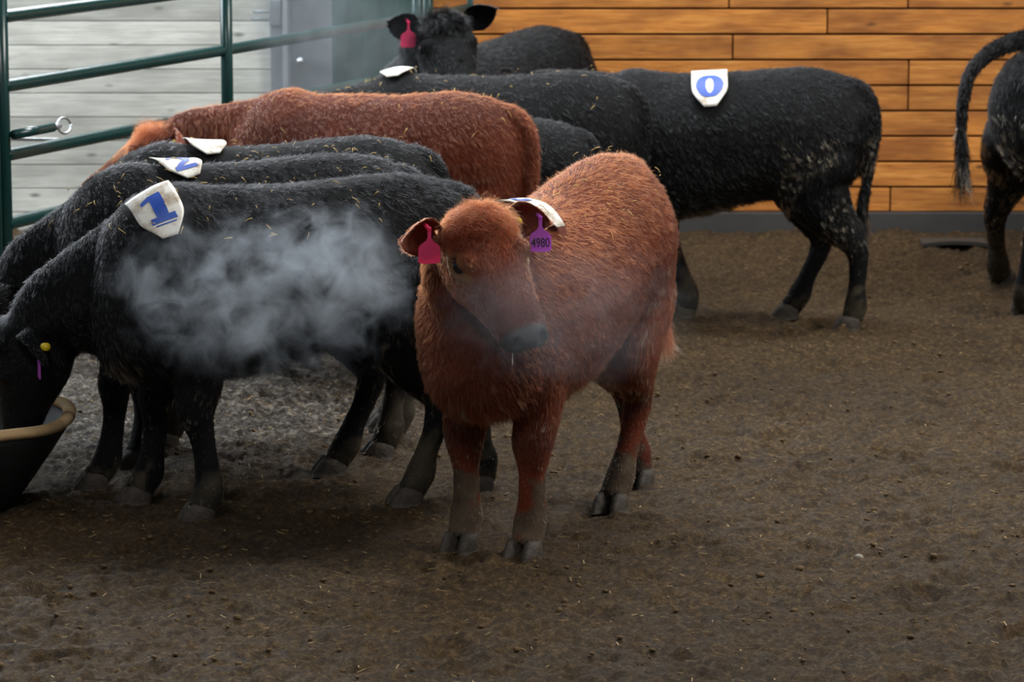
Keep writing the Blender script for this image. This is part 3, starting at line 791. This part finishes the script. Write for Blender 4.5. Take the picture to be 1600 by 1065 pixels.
        for st in strips:
            st = np.array(st)
            if len(st) == 2: st = np.array([st[0] + (st[1] - st[0]) * k for k in np.linspace(0, 1, 12)])
            Vd = []
            for (a, b, nx_, ny_, w) in st:
                for k in (-1, -.33, .33, 1): Vd.append(onp(a + ctr[0] + nx_ * w * k, b + ctr[1] + ny_ * w * k))
            Fd = [(4 * i + k, 4 * i + k + 1, 4 * i + 5 + k, 4 * i + 4 + k) for i in range(len(st) - 1) for k in range(3)]
            dm.add(Vd, Fd)
        if strips: dm.build('printed_number', M['blue'], po)
        pc = Pt.reshape(-1, 3)
        kp = kdtree.KDTree(len(pc))
        for i, p in enumerate(pc): kp.insert(p, i)
        kp.balance()
        dp = np.array([kp.find(Vector(p))[2] for p in Vt]); ln = np.where(dp < .030, np.minimum(ln, .010), ln); lift = np.where(dp < .03, .1, lift)
    # coat
    Tri = np.array([(f[0], f[i], f[i + 1]) for f in polys for i in range(1, len(f) - 1)])
    Nall = np.zeros(len(bme.vertices) * 3, np.float32); bme.vertices.foreach_get('normal', Nall); Nall = Nall.reshape(-1, 3).astype(float)
    tfr = np.array([(f[0], f[i], f[i + 1]) for f in EF for i in range(1, 3)]) + nv
    Tri2 = np.concatenate([Tri, tfr]); en = len(EV)
    ear_out = np.concatenate([np.concatenate([np.tile(earinfo[k][1], (en // 2, 1))]) for k in ('l', 'r')])
    flow2 = np.concatenate([flow, ear_out * 1.0 + np.random.default_rng(3).normal(0, .1, (en, 3))])
    cat1 = lambda A, val: np.concatenate([A, np.full(en, val)])
    colh = allcol * (.46 if isred else 1.0)
    make_hair('coat', root, M['hair_red'] if isred else M['hair_black'], allV_s, Tri2, Nall, flow2, cat1(ln, .018) * scale, cat1(dens, 1.5),
              colh, cat1(lift, .22), hairs, hair_r, rng, 6, clumps or hairs // 11, .46, 0, cat1(curl, .001), .38, cat1(fk, 0.0))
    # hooves
    for (hx, hy) in hooves:
        ho = link('hoof', hoof_mesh(), root); ho.location = (hx * scale, hy * scale, 0.004); ho.scale = (scale * .92, scale * .92, scale * .84)
    # eyes
    for (ep, q2) in eyepos:
        bm = bmesh.new(); bmesh.ops.create_uvsphere(bm, u_segments=24, v_segments=16, radius=.0245 * scale)
        em = bpy.data.meshes.new('eye'); bm.to_mesh(em); bm.free(); em.shade_smooth(); em.materials.append(M['eye'])
        eo = link('eye', em, root); eo.location = tuple(ep * scale)
    # ear tags
    for (key, kind, at_t, vv) in tags:
        b0, eo, fwd, bb, LE = earinfo[key]
        o = b0 + eo * (LE * at_t) + bb * (.056 * vv) - fwd * (.022) + fwd * .004
        if kind == 'purple_edge':
            m = MB(); q = o + fwd * .01; m.box(np.array(q) * scale + np.array([0, 0, -.045]), (.003, .026, .04), None, .0015); m.tube([(o - fwd * .006) * scale, (o + fwd * .014) * scale], .005, 8)
            to = m.build('ear_tag', M['purple'], root); to['label'] = 'purple plastic ear tag seen edge on'; continue
        if kind == 'button_out':
            q = o - fwd * .012; dd_ = nrm(vloc((.5, -1, .2))); m = MB(); m.tube([q * scale, (q + dd_ * .030) * scale], .013 * scale, 16); m.build('ear_button', M['yellow'], root); continue
        if kind == 'button':
            m = MB(); m.tube([o * scale, (o + fwd * .012) * scale], .011 * scale, 16); m.build('ear_button', M['yellow'], root); continue
        nrmv = nrm(vloc((0, -1, .15)) * .8 + fwd * .4); dn = nrm(-Z - nrmv * (-Z @ nrmv)); sdv = np.cross(nrmv, dn)   # sdv = to the right seen from the front
        if sdv @ vloc((1, 0, 0)) < 0: sdv = -sdv
        out = [(-.006, 0), (-.005, .030), (-.010, .040), (-.027, .052), (-.032, .060), (-.033, .100), (-.029, .105), (-.012, .107), (.012, .107), (.029, .105), (.033, .100), (.032, .060), (.027, .052), (.010, .040), (.005, .030), (.006, 0)]
        m = MB(); n = len(out); of = o + fwd * .010 + nrmv * .012
        Va = [(of + sdv * a + dn * b + nrmv * .0018) * scale for a, b in out] + [(of + sdv * a + dn * b - nrmv * .0018) * scale for a, b in out]
        Fa = [tuple(range(n))] + [tuple(range(n, 2 * n))[::-1]] + [(i, i + n, (i + 1) % n + n, (i + 1) % n) for i in range(n)]
        m.add(Va, Fa); m.tube([(o - fwd * .006) * scale, (of + dn * .006 + nrmv * .006) * scale], .006 * scale, 10)
        to = m.build('ear_tag', M['pink'] if kind == 'pink' else M['purple'], root, False)
        to['label'] = 'pink plastic ear tag' if kind == 'pink' else 'purple plastic ear tag with black number 4980'
        if kind == 'purple':
            cu = bpy.data.curves.new('t', 'FONT'); cu.body = '4980'; cu.size = .034; cu.align_x = 'CENTER'; cu.align_y = 'CENTER'; cu.extrude = .0006; cu.offset = .0003
            tob = bpy.data.objects.new('t', cu); COL.objects.link(tob); dg = bpy.context.evaluated_depsgraph_get(); dg.update()
            tm = bpy.data.meshes.new_from_object(tob.evaluated_get(dg)); bpy.data.objects.remove(tob)
            cc = of + dn * .080 + nrmv * .0045
            for v in tm.vertices: v.co = Vector((cc + sdv * v.co.x * .82 - dn * v.co.y * 1.15 + nrmv * v.co.z) * scale)
            tm.materials.clear(); tm.materials.append(M['ink']); link('tag_number', tm, to)
    # straw bits caught in the coat of the back
    if straw:
        top = np.where((part == 0) & (Nv[:, 2] > .45))[0]; m = MB()
        for i in rng.choice(top, straw):
            p = (Vt[i] + Nv[i] * rng.uniform(.018, .03)); d = nrm(rng.normal(0, 1, 3) - Nv[i] * .0); d = nrm(d - Nv[i] * (d @ Nv[i]) * .85); l = rng.uniform(.004, .016)
            m.tube(np.array([p - d * l, p + Nv[i] * .003, p + d * l]) * scale, rng.uniform(.0007, .0014), 4)
        so = m.build('straw_bits', M['straw'], root); so['kind'] = 'stuff'
    root['_c'] = rz
    del root['_c']
    info = dict(root=root, loc=loc, rz=rz, H=H)
    # world position of a head point
    def headw(t, a, u):
        p = H(t, a, u) * scale
        return np.array([loc[0] + p[0] * c - p[1] * s, loc[1] + p[0] * s + p[1] * c, p[2]])
    info['headw'] = headw; info['vloc'] = vloc
    return info

def rotv(front, hind, v):              # world vector -> calf-local vector
    a = nrm(np.array(front[:2]) - np.array(hind[:2])); v = np.array(v, float)
    return np.array([v[0] * a[0] + v[1] * a[1], -v[0] * a[1] + v[1] * a[0], v[2]])
def locp(front, hind, scale, p):       # world point -> calf-local point
    f = np.array(front[:2], float); h = np.array(hind[:2], float); a = nrm(f - h); loc = (f + h) / 2 + a * .065 * scale
    d = np.array(p[:2]) - loc
    return np.array([(d[0] * a[0] + d[1] * a[1]) / scale, (-d[0] * a[1] + d[1] * a[0]) / scale, p[2] / scale])

# ---- the red calf in the middle
fA = (G(722, 860) + G(820, 872)) / 2; hA = (G(955, 795) + G(1003, 752)) / 2
fA, hA = fA[:2], hA[:2]
pollA = P(738, 346, 9.92); hdA = nrm((.175, -.225, -.305))
A = calf('calf', 'red-brown calf with pink and purple 4980 ear tags facing out of the herd', fA, hA, 1.0, 'red', locp(fA, hA, 1.0, pollA), rotv(fA, hA, hdA), rotv(fA, hA, (.14, -.6, .8)),
         feet={'fr': G(722, 858), 'fl': G(820, 870), 'hl': G(955, 795), 'hr': G(1003, 755)}, voxel=.0085, hairs=260000, hair_r=.00055, seed=11, mud=.75, flake=.5, hipz=.075, tail=[(-.46, 0, 1.085), (-.575, 0, 1.08), (-.640, 0, 1.0), (-.655, .02, .85), (-.655, .04, .70), (-.645, .07, .58), (-.635, .09, .52)],
         patch=(.27, .10, -.05, .075, .155, '2', (0, .05)), ears={'r': (.44, .0), 'l': (-.10, -.1)}, tags=[('r', 'pink', .42, .55), ('l', 'purple', .80, -.1), ('l', 'button', .40, .1)],
         eyes=True, straw=60)

m = MB(); q = [A['H'](.402, -.040, -.055 - .002 * k) + np.array([0, 0, -.0052 * k]) + .0012 * np.array([math.sin(k), math.cos(k * .7), 0]) for k in range(10)]
m.tube(q, np.linspace(.0022, .0012, 10), 8); m.build('saliva_strand', M['drool'], A['root'])

# ---- black calf with patch 1, head down in the feeder
def mid(a, b): return ((a + b) / 2)[:2]
ft = {'fl': G(318, 812), 'fr': G(215, 783), 'hl': G(640, 785), 'hr': G(757, 766)}
fB, hB = mid(ft['fl'], ft['fr']), mid(ft['hl'], ft['hr'])
B = calf('calf', 'black calf wearing white patch 1 with its head down in the feed tub', fB, hB, 1.0, 'black', locp(fB, hB, 1.0, P(26, 512, 10.85)), rotv(fB, hB, (-.12, .02, -1)), rotv(fB, hB, (-1, 0, .3)),
         feet=ft, voxel=.010, hairs=190000, hair_r=.00065, seed=21, mud=.5, flake=.5, patch=(.43, .62, .22, .072, .118, '1', (0, .012)), tags=[('l', 'button_out', .75, 0), ('l', 'purple_edge', .7, 0)], ears={'l': (-.75, -.25)}, straw=60)
# ---- the ones behind it
ft = {'fl': G(148, 763), 'hl': G(520, 738), 'hr': G(600, 712)}
fC, hC = np.array([-1.24, 11.36]), np.array([-.46, 11.46])
C_ = calf('calf', 'black calf with a curled white patch standing behind the calf with patch 1', fC, hC, 1.0, 'black', locp(fC, hC, 1.0, P(12, 440, 11.4)), rotv(fC, hC, (-.35, .1, -.93)), rotv(fC, hC, (-1, 0, .3)),
          feet=ft, voxel=.012, hairs=110000, hair_r=.0008, seed=31, flake=.3, patch=(.20, .18, .4, .066, .105, '2', (0, .0)), straw=90)
fD, hD = np.array([-1.20, 11.93]), np.array([-.42, 12.02])
D_ = calf('calf', 'black calf with a plain white patch wedged between black and red calves', fD, hD, 1.0, 'black', locp(fD, hD, 1.0, (-1.72, 12.0, .60)), rotv(fD, hD, (-.5, 0, -.85)), rotv(fD, hD, (-1, 0, .5)),
          voxel=.014, hairs=50000, hair_r=.0011, seed=41, patch=(.20, .1, 0.2, .066, .10, '', (0, 0)), straw=30)
hd_ = nrm((-.85, .40)); hE = np.array([-.10, 13.0]); fE = hE + .82 * hd_
E_ = calf('calf', 'red calf standing tail out among the black calves behind the front row', fE, hE, 1.05, 'red', locp(fE, hE, 1.05, P(262, 212, 13.5)), rotv(fE, hE, (-.85, -.1, -.5)), rotv(fE, hE, (-.3, 0, 1)),
          voxel=.012, hairs=130000, hair_r=.0007, seed=51, ears={'l': (.1, .25), 'r': (.1, .25)}, tags=[('l', 'button', .5, 0)], straw=25)
fJ, hJ = np.array([-.50, 13.72]), np.array([.19, 13.56])
J_ = calf('calf', 'smaller black calf with only its rump showing beside the tail of the red calf', fJ, hJ, .90, 'black', locp(fJ, hJ, .90, (-.95, 13.85, .85)), rotv(fJ, hJ, (-.85, 0, -.5)), rotv(fJ, hJ, (-.3, 0, 1)), voxel=.015, hairs=40000, hair_r=.0012, seed=61)
fH, hH = np.array([-.42, 14.26]), np.array([.36, 14.14])
H_ = calf('calf', 'black calf with straw on its back standing behind the red calf of the back row', fH, hH, 1.03, 'black', locp(fH, hH, 1.03, (-.92, 14.35, .86)), rotv(fH, hH, (-.85, 0, -.5)), rotv(fH, hH, (-.3, 0, 1)), voxel=.015, hairs=45000, hair_r=.0012, seed=71,
          patch=(.38, .0, 0, .066, .10, '', (0, 0)), straw=50)
ft = {'hl': G(1333, 513), 'hr': G(1232, 494), 'fl': G(1078, 492)}
fK, hK = np.array([.56, 14.52]), np.array([1.34, 14.40])
K_ = calf('calf', 'black calf wearing white patch 0 standing broadside in front of the pine boards', fK, hK, 1.02, 'black', locp(fK, hK, 1.02, (.04, 14.66, .99)), rotv(fK, hK, (-.8, -.15, -.6)), rotv(fK, hK, (-.4, 0, 1)),
          feet=ft, voxel=.013, hairs=90000, hair_r=.0011, seed=81, flake=1.0, patch=(.03, .62, .10, .075, .115, '0', (0, -.005)), ears={'l': (1.1, .1), 'r': (1.1, .1)})
hd_ = nrm((-.68, -.72)); hF = np.array([.20, 15.78]); fF = hF + .8 * hd_
F_ = calf('calf', 'black calf at the back looking round with a pink ear tag', fF, hF, 1.06, 'black', locp(fF, hF, 1.06, P(690, 38, 14.95)), rotv(fF, hF, (.22, -.72, -.62)), rotv(fF, hF, (0, -.5, 1)),
          voxel=.012, hairs=60000, hair_r=.0012, seed=91, ears={'r': (.75, .1), 'l': (.75, .1)}, tags=[('r', 'pink', .45, .4)], eyes=True, hipz=.03)
hd_ = nrm((.62, .78)); hL = np.array([2.29, 14.64]); fL = hL + .79 * hd_
tl = [locp(fL, hL, 1.12, P(*q)) for q in ((1640, 70, 14.45), (1605, 62, 14.38), (1560, 75, 14.32), (1522, 105, 14.28), (1506, 150, 14.26), (1502, 200, 14.26), (1503, 255, 14.26), (1504, 290, 14.26))]
L_ = calf('calf', 'black calf with swung-out tail and dung-flecked legs seen from behind', fL, hL, 1.12, 'black', (.84, .1, 1.05), (1, .1, -.5), (0, 0, 1),
          feet={'hl': G(1562, 440), 'hr': G(1597, 492)}, tail=tl, voxel=.013, hairs=60000, hair_r=.0011, seed=101, flake=1.0)

# ------------------------------------------------------------------ feed tub
tc = np.array([-1.90, 10.87]); tub = tag(empty('feed_tub', (tc[0], tc[1], 0)), 'low black rubber feed tub with a dusty tan rim', 'feed tub')
tub.scale = (1, 1, .84)
m = MB(); m.lathe([(.01, .0), (.27, .0), (.30, .03), (.40, .20), (.455, .30), (.47, .335), (.455, .345), (.43, .31), (.375, .20), (.28, .06), (.01, .05)], (0, 0, 0), 56); m.build('tub', M['tub'], tub)
t = np.linspace(0, 2 * math.pi, 60); m = MB(); m.tube([(.462 * math.cos(a), .462 * math.sin(a), .345 + .008 * math.sin(5 * a)) for a in t], .022, 12); m.build('rim', M['rim'], tub)
m = MB(); m.lathe([(.01, .17), (.2, .18), (.36, .165), (.37, .15)], (0, 0, 0), 40); m.build('feed', M['feed'], tub)

# ------------------------------------------------------------------ small things on the ground
c = G(1342, 873); m = MB(); bm = bmesh.new(); bmesh.ops.create_icosphere(bm, subdivisions=3, radius=.014)
pv = np.array([v.co[:] for v in bm.verts]); pv *= (1 + .5 * (vn3(pv * 40, 1.3, 3) - .5))[:, None]; m.add(pv * (1, 1, .8), [[v.index for v in f.verts] for f in bm.faces]); bm.free()
st = m.build('stone', M['stone']); st.location = (c[0], c[1], gz(c[0], c[1]) + .008); tag(st, 'small pale stone lying on the open brown dirt', 'stone')
c = G(1490, 392); m = MB(); nseg = 14; V = []; F = []
for i in range(nseg + 1):
    u = i / nseg; x = -.16 + .32 * u; zt = .03 + .012 * math.sin(u * 3.1)
    V += [(x, -.07, zt), (x, .10, .035), (x, .10, .012), (x, -.07, zt - .018)]
for i in range(nseg):
    a = 4 * i; F += [(a + k, a + (k + 1) % 4, a + 4 + (k + 1) % 4, a + 4 + k) for k in range(4)]
F += [(0, 1, 2, 3), (4 * nseg + 3, 4 * nseg + 2, 4 * nseg + 1, 4 * nseg)]
m.add(V, F); sb = m.build('board_scrap', M['slab'], None, False); sb.location = (c[0], c[1], gz(c[0], c[1]) - .004); tag(sb, 'flat grey scrap lying on the dirt at the foot of the board wall', 'scrap')
# clods and straw
def scatter(n, ylo=8.6, yhi=16.6):
    y = RNG.uniform(ylo, yhi, n); x = RNG.uniform(-1, 1, n) * (.18 * y + .2); return x, y
bm = bmesh.new(); bmesh.ops.create_icosphere(bm, subdivisions=1, radius=1.0); IV = np.array([v.co[:] for v in bm.verts]); IF = np.array([[v.index for v in f.verts] for f in bm.faces]); bm.free()
n = 7000; x, y = scatter(n); r = .0018 + .009 * RNG.random(n) ** 6; Vc = []; Fc = []
ji = np.clip(np.searchsorted(gy, y), 0, ny - 1); ix = np.clip(np.searchsorted(gx, x), 0, nx - 1); zc = Z2[ji, ix]
Vc = (IV[None] * (r[:, None, None] * RNG.uniform(.55, 1.3, (n, len(IV), 1))) * np.array([1.2, 1.2, .75]) + np.stack([x, y, zc + r * .2], 1)[:, None]).reshape(-1, 3)
Fc = (IF[None] + (np.arange(n) * len(IV))[:, None, None]).reshape(-1, 3)
tag(link('dirt_clods', mesh_from('dirt_clods', Vc, Fc, [M['clod']], True)), 'loose brown dirt crumbs strewn over the whole barn floor', 'dirt', None, 'stuff')
n = 1900; x, y = scatter(n); k = RNG.random(n) < .35; x[k] = RNG.normal(-1.0, .45, k.sum()); y[k] = RNG.normal(12.0, .6, k.sum())
ji = np.clip(np.searchsorted(gy, y), 0, ny - 1); ix = np.clip(np.searchsorted(gx, x), 0, nx - 1); zc = Z2[ji, ix] + .004
a = RNG.uniform(0, 6.28, n); l = RNG.uniform(.003, .015, n); w = RNG.uniform(.0008, .002, n); tl_ = RNG.uniform(-.25, .25, n)
d = np.stack([np.cos(a), np.sin(a), tl_], 1); sdv = np.stack([-np.sin(a), np.cos(a), 0 * a], 1); c0 = np.stack([x, y, zc], 1); up_ = np.array([0, 0, 1.0])
Q = []
for (i, j, k2) in ((-1, -1, 0), (1, -1, 0), (1, 1, 0), (-1, 1, 0), (-1, -1, 1), (1, -1, 1), (1, 1, 1), (-1, 1, 1)):
    Q.append(c0 + d * (l * i)[:, None] + sdv * (w * j)[:, None] + up_ * (.0016 * k2))
Vs = np.stack(Q, 1).reshape(-1, 3); fb = np.array([(0, 3, 2, 1), (4, 5, 6, 7), (0, 1, 5, 4), (1, 2, 6, 5), (2, 3, 7, 6), (3, 0, 4, 7)])
tag(link('straw_litter', mesh_from('straw_litter', Vs, (fb[None] + (np.arange(n) * 8)[:, None, None]).reshape(-1, 4), [M['straw_floor']], False)), 'short pale straw bits trodden into the barn floor', 'straw', None, 'stuff')

# ------------------------------------------------------------------ breath steam (real volumes where the breath hangs)
def steam(name, label, c, r, dens, sc, thr, seed):
    bm = bmesh.new(); bmesh.ops.create_icosphere(bm, subdivisions=3, radius=1.0); me = bpy.data.meshes.new(name); bm.to_mesh(me); bm.free()
    k = N(name + '_vapour'); k.t.nodes.remove(k.p)
    v = k.obj(); ln = k.n('ShaderNodeVectorMath'); ln.operation = 'LENGTH'; k.l(v, ln.inputs[0])
    mp = k.mapv(v, tuple(x / max(r) for x in r), (seed * 3.1, seed * 1.7, seed))
    n1 = k.noise(mp, sc, 7, 0.62, 1.6); n2 = k.noise(mp, sc * .55, 2, 0.5, 0.5)
    fall = k.math('SUBTRACT', 1.0, ln.outputs['Value'], True)
    a = k.math('ADD', k.math('ADD', k.math('MULTIPLY', n1, .62), k.math('MULTIPLY', n2, .38)), k.math('MULTIPLY', fall, 0.16))
    d = k.math('MULTIPLY', k.math('SUBTRACT', a, thr, True), dens * 8)
    d = k.math('MULTIPLY', d, k.math('MULTIPLY', fall, 3.0, True))
    pv = k.n('ShaderNodeVolumePrincipled'); pv.inputs['Color'].default_value = (0.84, 0.92, 1.0, 1); pv.inputs['Anisotropy'].default_value = 0.25
    k.l(d, pv.inputs['Density']); k.l(pv.outputs[0], k.out.inputs['Volume'])
    me.materials.append(k.m); o = link(name, me); o.location = tuple(c); o.scale = tuple(r)
    return tag(o, label, 'steam', None, 'stuff')
steam('breath_steam', 'blue-grey cloud of breath steam hanging before the flank of the calf with patch 1', P(430, 450, 10.30), (.56, .22, .33), 2.2, 4.8, .525, 1)
steam('breath_steam', 'thin breath steam drifting past the muzzle and shoulder of the front red calf', P(885, 485, 9.60), (.42, .16, .25), .32, 3.6, .45, 2)
steam('breath_steam', 'faint vapour hanging over the backs beside the corral panel', P(520, 80, 15.0), (.55, .4, .45), .20, 2.2, .42, 3)
